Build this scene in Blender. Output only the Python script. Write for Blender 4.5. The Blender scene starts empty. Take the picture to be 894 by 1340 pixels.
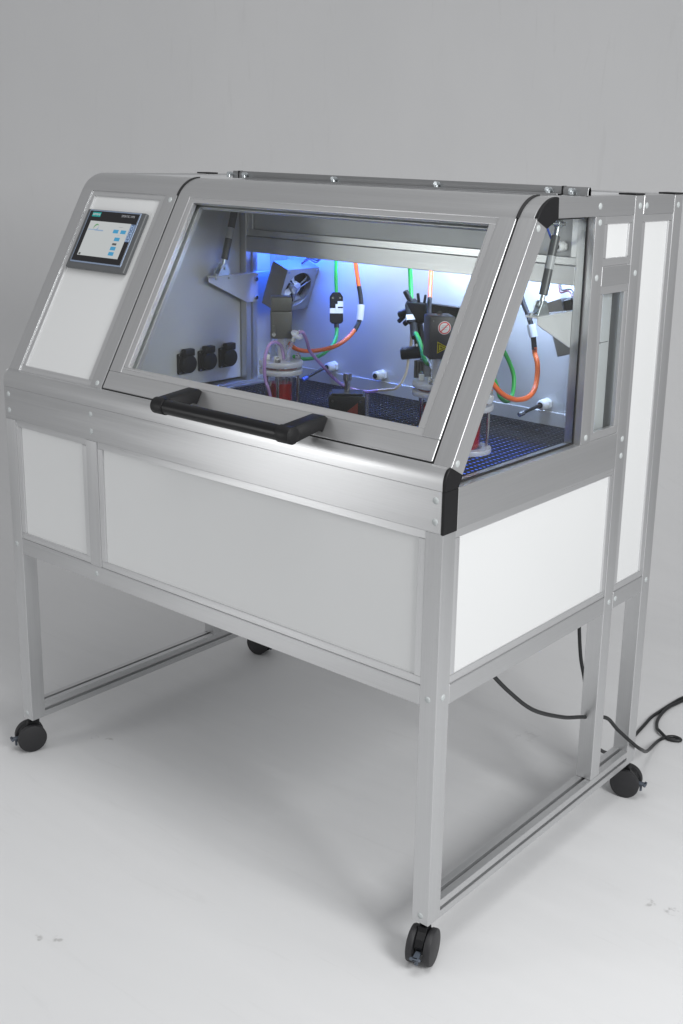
import bpy, bmesh, math, random
import numpy as np
from mathutils import Vector, Matrix

random.seed(7)
sc = bpy.context.scene
COL = sc.collection
R = math.radians

# ------------------------------------------------------------------ camera
cam_d = bpy.data.cameras.new('camera')
cam = bpy.data.objects.new('camera', cam_d)
COL.objects.link(cam)
yaw, pit, rol = 2.22880590, -0.259416655, 0.0297130371
f_ = Vector((math.cos(pit)*math.cos(yaw), math.cos(pit)*math.sin(yaw), math.sin(pit)))
r_ = Vector((math.sin(yaw), -math.cos(yaw), 0))
u_ = r_.cross(f_)
r2 = r_*math.cos(rol) + u_*math.sin(rol)
u2 = -r_*math.sin(rol) + u_*math.cos(rol)
M = Matrix((r2, u2, -f_)).transposed().to_4x4()
M.translation = Vector((2.79422, -1.80597, 1.74711))
cam.matrix_world = M
cam_d.sensor_fit = 'VERTICAL'
cam_d.sensor_height = 36.0
cam_d.lens = 1527.449/1340*36
cam_d.shift_x = -83.16/1340
cam_d.shift_y = -65.55/1340
cam_d.clip_end = 100
cam_d.clip_start = 0.05
sc.camera = cam

# ------------------------------------------------------------------ studio light
W = bpy.data.worlds.new('World')
sc.world = W
W.use_nodes = True
W.node_tree.nodes['Background'].inputs['Color'].default_value = (0.975, 0.98, 1.0, 1)
W.node_tree.nodes['Background'].inputs['Strength'].default_value = 0.35

def area(name, loc, target, sx, sy, power, color=(1, 1, 1), spread=180):
    l = bpy.data.lights.new(name, 'AREA')
    l.shape = 'RECTANGLE'
    l.size, l.size_y = sx, sy
    l.energy = power
    l.color = color
    l.spread = R(spread)
    o = bpy.data.objects.new(name, l)
    COL.objects.link(o)
    o.location = loc
    d = Vector(target) - Vector(loc)
    o.rotation_euler = d.to_track_quat('-Z', 'Y').to_euler()
    return o

area('softbox_key', (4.4, -0.45, 2.5), (0.9, 0.4, 0.6), 1.3, 1.3, 97, (0.995, 0.998, 1.0))
area('strip_box', (-0.85, -2.3, 1.05), (0.9, 0.2, 0.9), 0.70, 1.3, 13, (0.995, 0.998, 1.0))
area('softbox_overhead', (1.7, -0.4, 4.4), (1.6, -0.2, 0.0), 2.2, 2.2, 24, (0.995, 0.998, 1.0), 110)
sc.view_settings.view_transform = 'Standard'
sc.view_settings.look = 'None'
sc.view_settings.exposure = 0.05
sc.view_settings.gamma = 1.0
sc.view_settings.use_curve_mapping = False

# ------------------------------------------------------------------ materials
MATS = {}

def new_mat(name):
    m = bpy.data.materials.new(name)
    m.use_nodes = True
    nt = m.node_tree
    return m, nt, nt.nodes['Principled BSDF']

def setp(b, **kw):
    names = dict(base='Base Color', metal='Metallic', rough='Roughness', trans='Transmission Weight', ior='IOR',
                 spec='Specular IOR Level', alpha='Alpha', emit='Emission Color', estr='Emission Strength',
                 coat='Coat Weight', sss='Subsurface Weight')
    for k, v in kw.items():
        if k in ('base', 'emit') and len(v) == 3:
            v = (*v, 1)
        b.inputs[names[k]].default_value = v

def plain(name, base, rough=0.45, metal=0.0, var=0.06, scale=40, bump=0.0, **kw):
    """plastic / paint / metal with a fine procedural variation of tone and gloss"""
    m, nt, b = new_mat(name)
    setp(b, base=base, rough=rough, metal=metal, **kw)
    N = nt.nodes
    tc = N.new('ShaderNodeTexCoord')
    no = N.new('ShaderNodeTexNoise')
    no.inputs['Scale'].default_value = scale
    no.inputs['Detail'].default_value = 5
    nt.links.new(tc.outputs['Object'], no.inputs['Vector'])
    mx = N.new('ShaderNodeMix'); mx.data_type = 'RGBA'
    lo = [max(0, c*(1-var)) for c in base[:3]]; hi = [min(1, c*(1+var)) for c in base[:3]]
    mx.inputs[6].default_value = (*lo, 1); mx.inputs[7].default_value = (*hi, 1)
    nt.links.new(no.outputs['Fac'], mx.inputs[0])
    nt.links.new(mx.outputs[2], b.inputs['Base Color'])
    mr = N.new('ShaderNodeMapRange')
    mr.inputs['To Min'].default_value = max(0.02, rough-0.06); mr.inputs['To Max'].default_value = min(1, rough+0.06)
    nt.links.new(no.outputs['Fac'], mr.inputs['Value'])
    nt.links.new(mr.outputs[0], b.inputs['Roughness'])
    if bump:
        bp = N.new('ShaderNodeBump'); bp.inputs['Strength'].default_value = bump; bp.inputs['Distance'].default_value = 0.002
        nt.links.new(no.outputs['Fac'], bp.inputs['Height'])
        nt.links.new(bp.outputs[0], b.inputs['Normal'])
    MATS[name] = m
    return m

SLANT = math.atan2(0.479, 0.2688)

def alu(name, axis, base=(0.60, 0.605, 0.61), rough=0.33):
    """brushed anodised aluminium, the grain running along `axis`"""
    m, nt, b = new_mat(name)
    N = nt.nodes
    setp(b, metal=0.86, rough=rough, base=base)
    tc = N.new('ShaderNodeTexCoord')
    rot = N.new('ShaderNodeMapping')
    src = tc.outputs['Object']
    nt.links.new(src, rot.inputs['Vector'])
    if axis == 's':
        rot.inputs['Rotation'].default_value = (-SLANT, 0, 0)    # slope direction -> local Y
        ax = 1
    else:
        ax = 'xyz'.index(axis)
    mp = N.new('ShaderNodeMapping')
    s = [160, 160, 160]; s[ax] = 1.4
    mp.inputs['Scale'].default_value = s
    nt.links.new(rot.outputs[0], mp.inputs['Vector'])
    no = N.new('ShaderNodeTexNoise'); no.inputs['Scale'].default_value = 3.0; no.inputs['Detail'].default_value = 4
    no.inputs['Roughness'].default_value = 0.65
    nt.links.new(mp.outputs[0], no.inputs['Vector'])
    # broad, slow differences along the length and across the bar
    mp2 = N.new('ShaderNodeMapping')
    s2 = [22, 22, 22]; s2[ax] = 0.8
    mp2.inputs['Scale'].default_value = s2
    nt.links.new(rot.outputs[0], mp2.inputs['Vector'])
    n2 = N.new('ShaderNodeTexNoise'); n2.inputs['Scale'].default_value = 1.0; n2.inputs['Detail'].default_value = 3
    nt.links.new(mp2.outputs[0], n2.inputs['Vector'])
    add = N.new('ShaderNodeMath'); add.operation = 'ADD'
    nt.links.new(no.outputs['Fac'], add.inputs[0]); nt.links.new(n2.outputs['Fac'], add.inputs[1])
    mr = N.new('ShaderNodeMapRange')
    mr.inputs['From Min'].default_value = 0.5; mr.inputs['From Max'].default_value = 1.5
    mr.inputs['To Min'].default_value = 0.90; mr.inputs['To Max'].default_value = 1.07
    nt.links.new(add.outputs[0], mr.inputs['Value'])
    mul = N.new('ShaderNodeVectorMath'); mul.operation = 'SCALE'
    mul.inputs[0].default_value = base
    nt.links.new(mr.outputs[0], mul.inputs['Scale'])
    nt.links.new(mul.outputs[0], b.inputs['Base Color'])
    mr2 = N.new('ShaderNodeMapRange')
    mr2.inputs['From Min'].default_value = 0.6; mr2.inputs['From Max'].default_value = 1.4
    mr2.inputs['To Min'].default_value = rough-0.06; mr2.inputs['To Max'].default_value = rough+0.08
    nt.links.new(add.outputs[0], mr2.inputs['Value'])
    nt.links.new(mr2.outputs[0], b.inputs['Roughness'])
    bp = N.new('ShaderNodeBump'); bp.inputs['Strength'].default_value = 0.04; bp.inputs['Distance'].default_value = 0.001
    nt.links.new(no.outputs['Fac'], bp.inputs['Height'])
    nt.links.new(bp.outputs[0], b.inputs['Normal'])
    # highlights spread across the grain
    b.inputs['Anisotropic'].default_value = 0.55
    ge = N.new('ShaderNodeNewGeometry'); cr = N.new('ShaderNodeVectorMath'); cr.operation = 'CROSS_PRODUCT'
    cr.inputs[1].default_value = {'x': (1, 0, 0), 'y': (0, 1, 0), 'z': (0, 0, 1), 's': (0, 0.4894, 0.8721)}[axis]
    nt.links.new(ge.outputs['Normal'], cr.inputs[0]); nt.links.new(cr.outputs[0], b.inputs['Tangent'])
    MATS[name] = m

for a in 'xyzs':
    alu('alu_'+a, a)
    alu('strip_'+a, a, base=(0.70, 0.705, 0.71), rough=0.30)
alu('alu_dull', 'x', base=(0.33, 0.335, 0.34), rough=0.42)
plain('white_panel', (0.69, 0.70, 0.70), 0.42, var=0.012, scale=3)
plain('grey_panel', (0.54, 0.55, 0.56), 0.36, metal=0.15, var=0.03, scale=6)
plain('black_plastic', (0.008, 0.008, 0.009), 0.48, var=0.1, scale=60, spec=0.3)
plain('black_rubber', (0.014, 0.014, 0.015), 0.6, var=0.2)
plain('black_anodised', (0.006, 0.006, 0.007), 0.32, var=0.03, scale=8, spec=0.3)
plain('caster_black', (0.020, 0.020, 0.022), 0.55, var=0.25, scale=90, bump=0.05)
plain('brake_grey', (0.075, 0.09, 0.115), 0.5)
plain('cap_grey', (0.45, 0.48, 0.48), 0.4, var=0.08, scale=200)
plain('steel', (0.62, 0.62, 0.62), 0.22, metal=1.0, var=0.08, scale=90)
plain('zinc', (0.60, 0.64, 0.66), 0.30, metal=0.95, var=0.15, scale=60)
plain('sheet_steel', (0.72, 0.73, 0.74), 0.38, metal=0.3, var=0.07, scale=20)
plain('motor_grey', (0.085, 0.085, 0.082), 0.5, var=0.12, scale=120, bump=0.05)
plain('motor_dark', (0.05, 0.05, 0.054), 0.5, var=0.12, scale=120, bump=0.05)
plain('fan_housing', (0.25, 0.25, 0.255), 0.42, metal=0.4, var=0.06)
plain('fan_blade', (0.42, 0.43, 0.46), 0.4)
plain('strut_grey', (0.075, 0.078, 0.082), 0.36, var=0.1)
plain('label_silver', (0.40, 0.41, 0.42), 0.35)
plain('label_white', (0.80, 0.80, 0.80), 0.5)
plain('green_cable', (0.02, 0.36, 0.06), 0.42, var=0.08)
plain('orange_cable', (0.72, 0.13, 0.02), 0.42, var=0.08)
plain('black_cable', (0.012, 0.013, 0.014), 0.45)
plain('blue_wire', (0.03, 0.10, 0.55), 0.4)
plain('red_wire', (0.07, 0.02, 0.03), 0.4)
plain('beige_tube', (0.62, 0.54, 0.40), 0.4)
plain('mesh_black', (0.012, 0.012, 0.014), 0.6, var=0.3, scale=150, spec=0.12)
plain('tray_blue', (0.35, 0.37, 0.40), 0.4, metal=0.2, var=0.2, scale=25)
plain('gland_white', (0.72, 0.73, 0.73), 0.4)
plain('hmi_frame', (0.10, 0.105, 0.11), 0.42)
plain('hmi_edge', (0.30, 0.38, 0.52), 0.3, metal=0.3)
plain('hmi_black', (0.006, 0.006, 0.008), 0.12)
plain('teal', (0.0, 0.35, 0.33), 0.4)
plain('sticker_red', (0.62, 0.02, 0.03), 0.45)
plain('sticker_white', (0.75, 0.75, 0.75), 0.45)
plain('sticker_yellow', (0.60, 0.50, 0.01), 0.45)
plain('o_ring', (0.20, 0.03, 0.02), 0.5)
plain('pump_black', (0.012, 0.012, 0.013), 0.3)
plain('touch_blue', (0.30, 0.42, 0.62), 0.35)
plain('touch_text', (0.03, 0.06, 0.16), 0.4)
plain('print_grey', (0.45, 0.46, 0.48), 0.5)

def emissive(name, col, strength, base=None):
    m, nt, b = new_mat(name)
    setp(b, base=base or col, emit=col, estr=strength, rough=0.3)
    MATS[name] = m
emissive('screen', (0.86, 0.90, 0.90), 0.50, (0.03, 0.03, 0.03))
emissive('screen_blue', (0.05, 0.42, 0.75), 0.60, (0.02, 0.02, 0.02))
emissive('screen_dark', (0.12, 0.12, 0.12), 0.50, (0.02, 0.02, 0.02))
emissive('screen_green', (0.20, 0.50, 0.22), 0.55, (0.02, 0.02, 0.02))
emissive('screen_pale', (0.35, 0.50, 0.72), 0.60, (0.02, 0.02, 0.02))
emissive('led_white', (0.6, 0.75, 1.0), 3.0)

def glass(name, tint=(0.97, 0.985, 0.98), ior=1.5, gl=1.0, rough=0.0):
    """thin sheet: straight-through light plus a Fresnel reflection"""
    m = bpy.data.materials.new(name); m.use_nodes = True
    nt = m.node_tree; N = nt.nodes
    N.remove(N['Principled BSDF'])
    out = N['Material Output']
    tr = N.new('ShaderNodeBsdfTransparent'); tr.inputs[0].default_value = (*tint, 1)
    gs = N.new('ShaderNodeBsdfGlossy'); gs.inputs['Roughness'].default_value = rough
    fr = N.new('ShaderNodeFresnel'); fr.inputs['IOR'].default_value = ior
    ge = N.new('ShaderNodeNewGeometry')          # same reflection on both faces of the sheet
    mi = N.new('ShaderNodeMapRange'); mi.inputs['To Min'].default_value = ior; mi.inputs['To Max'].default_value = 1/ior
    nt.links.new(ge.outputs['Backfacing'], mi.inputs['Value']); nt.links.new(mi.outputs[0], fr.inputs['IOR'])
    mu = N.new('ShaderNodeMath'); mu.operation = 'MULTIPLY'; mu.inputs[1].default_value = gl
    nt.links.new(fr.outputs[0], mu.inputs[0])
    mx = N.new('ShaderNodeMixShader')
    nt.links.new(mu.outputs[0], mx.inputs[0]); nt.links.new(tr.outputs[0], mx.inputs[1]); nt.links.new(gs.outputs[0], mx.inputs[2])
    nt.links.new(mx.outputs[0], out.inputs['Surface'])
    MATS[name] = m
glass('glass', (0.96, 0.975, 0.97), 1.45, 0.8)
glass('vessel_glass', (0.95, 0.96, 0.97), 1.5, 1.7, 0.03)
glass('clear_tube', (0.80, 0.66, 0.90), 1.45, 1.0, 0.1)

def translucent(name, base, trans, rough, ior=1.45, mixin=0.35):
    m, nt, b = new_mat(name)
    setp(b, base=base, trans=trans, rough=rough, ior=ior)
    N = nt.nodes
    tr = N.new('ShaderNodeBsdfTransparent'); tr.inputs[0].default_value = (*base, 1)
    mx = N.new('ShaderNodeMixShader'); mx.inputs[0].default_value = mixin
    nt.links.new(b.outputs[0], mx.inputs[1]); nt.links.new(tr.outputs[0], mx.inputs[2])
    nt.links.new(mx.outputs[0], N['Material Output'].inputs['Surface'])
    MATS[name] = m
translucent('frosted', (0.85, 0.86, 0.92), 0.5, 0.28, mixin=0.14)
translucent('clear_plastic', (0.90, 0.90, 0.95), 0.85, 0.18, mixin=0.25)
translucent('red_liquid', (0.98, 0.012, 0.016), 0.6, 0.02, 1.33, mixin=0.2)
translucent('purple_tube', (0.62, 0.42, 0.80), 0.35, 0.25, mixin=0.15)

def backdrop_mat():
    m, nt, b = new_mat('backdrop_paper')
    N = nt.nodes; L = nt.links
    setp(b, rough=0.55, spec=0.25)
    tc = N.new('ShaderNodeTexCoord')
    no = N.new('ShaderNodeTexNoise'); no.inputs['Scale'].default_value = 1.3; no.inputs['Detail'].default_value = 3
    mp = N.new('ShaderNodeMapping'); mp.inputs['Rotation'].default_value = (0, 0, R(-37.7)); mp.inputs['Scale'].default_value = (0.6, 2.4, 1)
    L.new(tc.outputs['Object'], mp.inputs['Vector']); L.new(mp.outputs[0], no.inputs['Vector'])
    n2 = N.new('ShaderNodeTexNoise'); n2.inputs['Scale'].default_value = 260; n2.inputs['Detail'].default_value = 3
    L.new(tc.outputs['Object'], n2.inputs['Vector'])
    base = N.new('ShaderNodeMix'); base.data_type = 'RGBA'
    base.inputs[6].default_value = (0.635, 0.64, 0.645, 1); base.inputs[7].default_value = (0.68, 0.682, 0.685, 1)
    L.new(no.outputs['Fac'], base.inputs[0])
    last = base.outputs[2]
    mp4 = N.new('ShaderNodeMapping'); mp4.inputs['Rotation'].default_value = (0, 0, R(25)); mp4.inputs['Scale'].default_value = (1.2, 14, 1)
    L.new(tc.outputs['Object'], mp4.inputs['Vector'])
    n4 = N.new('ShaderNodeTexNoise'); n4.inputs['Scale'].default_value = 2.2; n4.inputs['Detail'].default_value = 6; n4.inputs['Distortion'].default_value = 1.5
    L.new(mp4.outputs[0], n4.inputs['Vector'])
    t4 = N.new('ShaderNodeMapRange'); t4.interpolation_type = 'SMOOTHSTEP'
    t4.inputs['From Min'].default_value = 0.60; t4.inputs['From Max'].default_value = 0.78; t4.inputs['To Max'].default_value = 0.10
    L.new(n4.outputs['Fac'], t4.inputs['Value'])
    m4 = N.new('ShaderNodeMix'); m4.data_type = 'RGBA'; m4.inputs[7].default_value = (0.40, 0.395, 0.385, 1)
    L.new(t4.outputs[0], m4.inputs[0]); L.new(last, m4.inputs[6]); last = m4.outputs[2]
    # scuffs: shoe and wheel marks with outlines of their own
    marks = [(0.105, 0.172, 0.016), (0.150, 0.186, 0.020), (0.767, -0.497, 0.017), (0.804, -0.466, 0.017),
             (1.775, 0.535, 0.022), (1.832, 0.540, 0.022), (1.10, 1.05, 0.05)]
    n3 = N.new('ShaderNodeTexNoise'); n3.inputs['Scale'].default_value = 48; n3.inputs['Detail'].default_value = 4
    L.new(tc.outputs['Object'], n3.inputs['Vector'])
    for (x, y, rad) in marks:
        d = N.new('ShaderNodeVectorMath'); d.operation = 'DISTANCE'
        d.inputs[1].default_value = (x, y, 0)
        L.new(tc.outputs['Object'], d.inputs[0])
        ring = N.new('ShaderNodeMapRange'); ring.interpolation_type = 'SMOOTHSTEP'
        ring.inputs['From Min'].default_value = rad; ring.inputs['From Max'].default_value = rad*0.5
        L.new(d.outputs['Value'], ring.inputs['Value'])
        th = N.new('ShaderNodeMapRange'); th.interpolation_type = 'SMOOTHSTEP'
        th.inputs['From Min'].default_value = 0.49; th.inputs['From Max'].default_value = 0.66
        L.new(n3.outputs['Fac'], th.inputs['Value'])
        mu = N.new('ShaderNodeMath'); mu.operation = 'MULTIPLY'
        L.new(ring.outputs[0], mu.inputs[0]); L.new(th.outputs[0], mu.inputs[1])
        sc_ = N.new('ShaderNodeMath'); sc_.operation = 'MULTIPLY'; sc_.inputs[1].default_value = 0.42 if rad < 0.04 else 0.15
        L.new(mu.outputs[0], sc_.inputs[0])
        mx = N.new('ShaderNodeMix'); mx.data_type = 'RGBA'
        mx.inputs[7].default_value = (0.16, 0.15, 0.14, 1)
        L.new(sc_.outputs[0], mx.inputs[0]); L.new(last, mx.inputs[6])
        last = mx.outputs[2]
    L.new(last, b.inputs['Base Color'])
    bp = N.new('ShaderNodeBump'); bp.inputs['Strength'].default_value = 0.35; bp.inputs['Distance'].default_value = 0.05
    L.new(no.outputs['Fac'], bp.inputs['Height'])
    bp2 = N.new('ShaderNodeBump'); bp2.inputs['Strength'].default_value = 0.08; bp2.inputs['Distance'].default_value = 0.001
    L.new(n2.outputs['Fac'], bp2.inputs['Height']); L.new(bp.outputs[0], bp2.inputs['Normal'])
    L.new(bp2.outputs[0], b.inputs['Normal'])
    MATS['backdrop_paper'] = m
backdrop_mat()

# ------------------------------------------------------------------ builders
WORLD = {}            # world location of every parent, so that children can be placed in world coordinates

def thing(name, label, cat, loc, group=None):
    o = bpy.data.objects.new(name, None)
    o.empty_display_size = 0.05
    COL.objects.link(o)
    o.location = loc
    o['label'] = label; o['category'] = cat
    if group: o['group'] = group
    WORLD[o] = Vector(loc)
    return o

def tag(o, label, cat, group=None):
    o['label'] = label; o['category'] = cat
    if group: o['group'] = group
    return o

def obj(name, bm, mat, parent=None, smooth=None, label=None):
    """bm in world coordinates -> one mesh object with its origin at its own middle"""
    bmesh.ops.recalc_face_normals(bm, faces=bm.faces)
    co = [v.co for v in bm.verts]
    lo = Vector((min(c[i] for c in co) for i in range(3))); hi = Vector((max(c[i] for c in co) for i in range(3)))
    c = (lo+hi)/2
    bmesh.ops.translate(bm, verts=bm.verts, vec=-c)
    me = bpy.data.meshes.new(name)
    bm.to_mesh(me); bm.free()
    mats = mat if isinstance(mat, (list, tuple)) else [mat]
    for m in mats: me.materials.append(MATS[m])
    if smooth is not None:
        me.polygons.foreach_set('use_smooth', [True]*len(me.polygons))
        me.set_sharp_from_angle(angle=R(smooth))
    o = bpy.data.objects.new(name, me)
    COL.objects.link(o)
    WORLD[o] = c
    if parent is not None:
        o.parent = parent
        o.location = c - WORLD[parent]
    else:
        o.location = c
    if label: o['label'] = label
    return o

def clone(src, loc, parent, rot=None):
    o = src.copy(); COL.objects.link(o)
    o.parent = parent
    o.location = Vector(loc) - WORLD[parent]
    if rot is not None: o.rotation_euler = rot
    WORLD[o] = Vector(loc)
    return o

def kids(o):
    return [c for c in bpy.data.objects if c.parent == o]

def copy_tree(o, parent=None):
    c = o.copy(); COL.objects.link(c)
    c.parent = parent
    for k in kids(o):
        copy_tree(k, c)
    return c

def chamfer(bm, w, seg=1, angle=None):
    if w:
        ed = bm.edges[:] if angle is None else [e for e in bm.edges if len(e.link_faces) == 2 and e.calc_face_angle(0) > R(angle)]
        bmesh.ops.bevel(bm, geom=ed, offset=w, segments=seg, profile=0.5, affect='EDGES', clamp_overlap=True)

def box(x0, x1, y0, y1, z0, z1, bev=0.0012, bm=None, seg=1):
    b2 = bmesh.new()
    bmesh.ops.create_cube(b2, size=1)
    for v in b2.verts:
        v.co = Vector(((x0+x1)/2 + v.co.x*(x1-x0), (y0+y1)/2 + v.co.y*(y1-y0), (z0+z1)/2 + v.co.z*(z1-z0)))
    chamfer(b2, bev, seg)
    return join(bm, b2)

def join(bm, b2):
    if bm is None: return b2
    me = bpy.data.meshes.new('tmp'); b2.to_mesh(me); b2.free()
    bm.from_mesh(me); bpy.data.meshes.remove(me)
    return bm

def prism(poly, axis, a0, a1, bev=0.0, bm=None, seg=1, angle=20):
    """poly: 2-D outline in the two other axes (in x,y,z order); extruded along axis"""
    b2 = bmesh.new()
    def P(p, a):
        return {'x': (a, p[0], p[1]), 'y': (p[0], a, p[1]), 'z': (p[0], p[1], a)}[axis]
    lo = [b2.verts.new(P(p, a0)) for p in poly]; hi = [b2.verts.new(P(p, a1)) for p in poly]
    b2.faces.new(lo); b2.faces.new(hi[::-1])
    n = len(poly)
    for i in range(n): b2.faces.new((lo[i], lo[(i+1) % n], hi[(i+1) % n], hi[i]))
    bmesh.ops.recalc_face_normals(b2, faces=b2.faces)
    chamfer(b2, bev, seg, angle)
    return join(bm, b2)

def cyl(p0, p1, r0, r1=None, n=20, bev=0.0, bm=None, seg=1):
    r1 = r0 if r1 is None else r1
    p0, p1 = Vector(p0), Vector(p1)
    b2 = bmesh.new()
    d = p1-p0
    bmesh.ops.create_cone(b2, cap_ends=True, segments=n, radius1=r0, radius2=r1, depth=d.length)
    chamfer(b2, bev, seg, 50)
    q = d.to_track_quat('Z', 'Y').to_matrix().to_4x4()
    bmesh.ops.transform(b2, matrix=Matrix.Translation((p0+p1)/2) @ q, verts=b2.verts)
    return join(bm, b2)

def lathe(prof, n=32, loc=(0, 0, 0), bm=None):
    """prof: (r, z) pairs turned about z; r = 0 closes"""
    b2 = bmesh.new()
    rings = []
    for r, z in prof:
        if r < 1e-6: rings.append([b2.verts.new((loc[0], loc[1], loc[2]+z))])
        else: rings.append([b2.verts.new((loc[0]+r*math.cos(2*math.pi*i/n), loc[1]+r*math.sin(2*math.pi*i/n), loc[2]+z)) for i in range(n)])
    for a, b in zip(rings, rings[1:]):
        for i in range(n):
            j = (i+1) % n
            if len(a) == 1 and len(b) == 1: continue
            if len(a) == 1: b2.faces.new((a[0], b[j], b[i]))
            elif len(b) == 1: b2.faces.new((a[i], a[j], b[0]))
            else: b2.faces.new((a[i], a[j], b[j], b[i]))
    return join(bm, b2)

def smooth_path(pts, per=8):
    pts = [Vector(p) for p in pts]
    if len(pts) < 3: return pts
    P = [pts[0]*2-pts[1]] + pts + [pts[-1]*2-pts[-2]]
    out = []
    for i in range(1, len(P)-2):
        p0, p1, p2, p3 = P[i-1], P[i], P[i+1], P[i+2]
        for k in range(per):
            t = k/per
            out.append(0.5*((2*p1)+(p2-p0)*t+(2*p0-5*p1+4*p2-p3)*t*t+(3*p1-p0-3*p2+p3)*t**3))
    out.append(P[-2])
    return out

def tube(pts, r, n=10, per=8, bm=None):
    path = smooth_path(pts, per)
    b2 = bmesh.new()
    rings = []
    t0 = (path[1]-path[0]).normalized()
    nrm = t0.orthogonal().normalized()
    for i, p in enumerate(path):
        t = (path[min(i+1, len(path)-1)]-path[max(i-1, 0)]).normalized()
        nrm = (nrm - t*nrm.dot(t)).normalized()
        bn = t.cross(nrm)
        rings.append([b2.verts.new(p+(nrm*math.cos(2*math.pi*k/n)+bn*math.sin(2*math.pi*k/n))*r) for k in range(n)])
    for a, b in zip(rings, rings[1:]):
        for k in range(n): b2.faces.new((a[k], a[(k+1) % n], b[(k+1) % n], b[k]))
    b2.faces.new(rings[0][::-1]); b2.faces.new(rings[-1])
    return join(bm, b2)

def xform(bm, mat):
    bmesh.ops.transform(bm, matrix=mat, verts=bm.verts)
    return bm

def frame_mat(c, ux, uy):
    """4x4 whose local x, y axes are ux, uy and origin c"""
    ux, uy = Vector(ux).normalized(), Vector(uy).normalized()
    uz = ux.cross(uy)
    m = Matrix((ux, uy, uz)).transposed().to_4x4(); m.translation = Vector(c)
    return m

def text_bm(s, size, m, depth=0.0003, sx=1.0):
    cu = bpy.data.curves.new('txt', 'FONT'); cu.body = s; cu.size = size; cu.extrude = depth
    cu.align_x = 'CENTER'; cu.align_y = 'CENTER'
    o = bpy.data.objects.new('txt', cu); COL.objects.link(o)
    bpy.context.view_layer.update()
    me = bpy.data.meshes.new_from_object(o.evaluated_get(bpy.context.evaluated_depsgraph_get()))
    bpy.data.objects.remove(o); bpy.data.curves.remove(cu)
    bm = bmesh.new(); bm.from_mesh(me); bpy.data.meshes.remove(me)
    xform(bm, m @ Matrix.Diagonal((sx, 1, 1, 1)))
    return bm

# ------------------------------------------------------------------ the paper sweep
def build_backdrop():
    d = Vector((-0.6115, 0.7912, 0)); e = Vector((0.7912, 0.6115, 0)); o = Vector((0.75, 0.45, 0))
    T0, Rr, TOP = 1.25, 1.5, 4.2
    prof = [(t, 0.0) for t in np.linspace(-6.5, T0, 24)]
    prof += [(T0+Rr*math.sin(a), Rr-Rr*math.cos(a)) for a in np.linspace(0, math.pi/2, 24)[1:]]
    prof += [(T0+Rr, z) for z in np.linspace(Rr, TOP, 8)[1:]]
    bm = bmesh.new()
    grid = [[bm.verts.new(o+d*float(t)+e*float(s)+Vector((0, 0, float(z)))) for s in np.linspace(-6, 6, 25)] for t, z in prof]
    for a, b in zip(grid, grid[1:]):
        for i in range(24): bm.faces.new((a[i], a[i+1], b[i+1], b[i]))
    me = bpy.data.meshes.new('backdrop'); bm.normal_update(); bm.to_mesh(me); bm.free()
    me.materials.append(MATS['backdrop_paper'])
    me.polygons.foreach_set('use_smooth', [True]*len(me.polygons))
    ob = bpy.data.objects.new('backdrop', me); COL.objects.link(ob)
    ob['kind'] = 'structure'
build_backdrop()

# ------------------------------------------------------------------ the cabinet
P = 0.045
Wd = 1.5
Z1, Z2, Z3, Z4, Z5, Z6, Z7 = 0.10, 0.666, 1.0075, 1.0975, 1.1435, 1.6225, 1.6655
D1, D2 = 0.717, 0.925
XD = 0.353                     # left edge of the partition profile
SD = Vector((0.4894, 0.8721)); NO = Vector((-0.8721, 0.4894)); SP = Vector((0.02, 1.1435))
SL = 0.5493

def S(s, n):                   # point (y, z) of the slanted front: s up the slope, n outwards
    return tuple(SP + SD*s + NO*n)

def srect(s0, s1, n0, n1):
    return [S(s0, n0), S(s1, n0), S(s1, n1), S(s0, n1)]

cab = thing('laboratory_enclosure', 'aluminium framed laboratory enclosure on casters with slanted glass door and white panels',
            'lab enclosure', (0.75, 0.4725, 0.0))

def part(name, bm, mat, parent=cab, smooth=None, label=None):
    return obj(name, bm, mat, parent, smooth, label)

def grooved(w0, w1, h0, h1, sides='abcd', g=0.009, dp=0.012):
    """square section with a slot in the middle of each named side: a bottom, b right, c top, d left"""
    mx, my = (w0+w1)/2, (h0+h1)/2
    pts = [(w0, h0)]
    if 'a' in sides: pts += [(mx-g/2, h0), (mx-g/2, h0+dp), (mx+g/2, h0+dp), (mx+g/2, h0)]
    pts += [(w1, h0)]
    if 'b' in sides: pts += [(w1, my-g/2), (w1-dp, my-g/2), (w1-dp, my+g/2), (w1, my+g/2)]
    pts += [(w1, h1)]
    if 'c' in sides: pts += [(mx+g/2, h1), (mx+g/2, h1-dp), (mx-g/2, h1-dp), (mx-g/2, h1)]
    pts += [(w0, h1)]
    if 'd' in sides: pts += [(w0, my+g/2), (w0+dp, my+g/2), (w0+dp, my-g/2), (w0, my-g/2)]
    return pts

B = 0.0013
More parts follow.
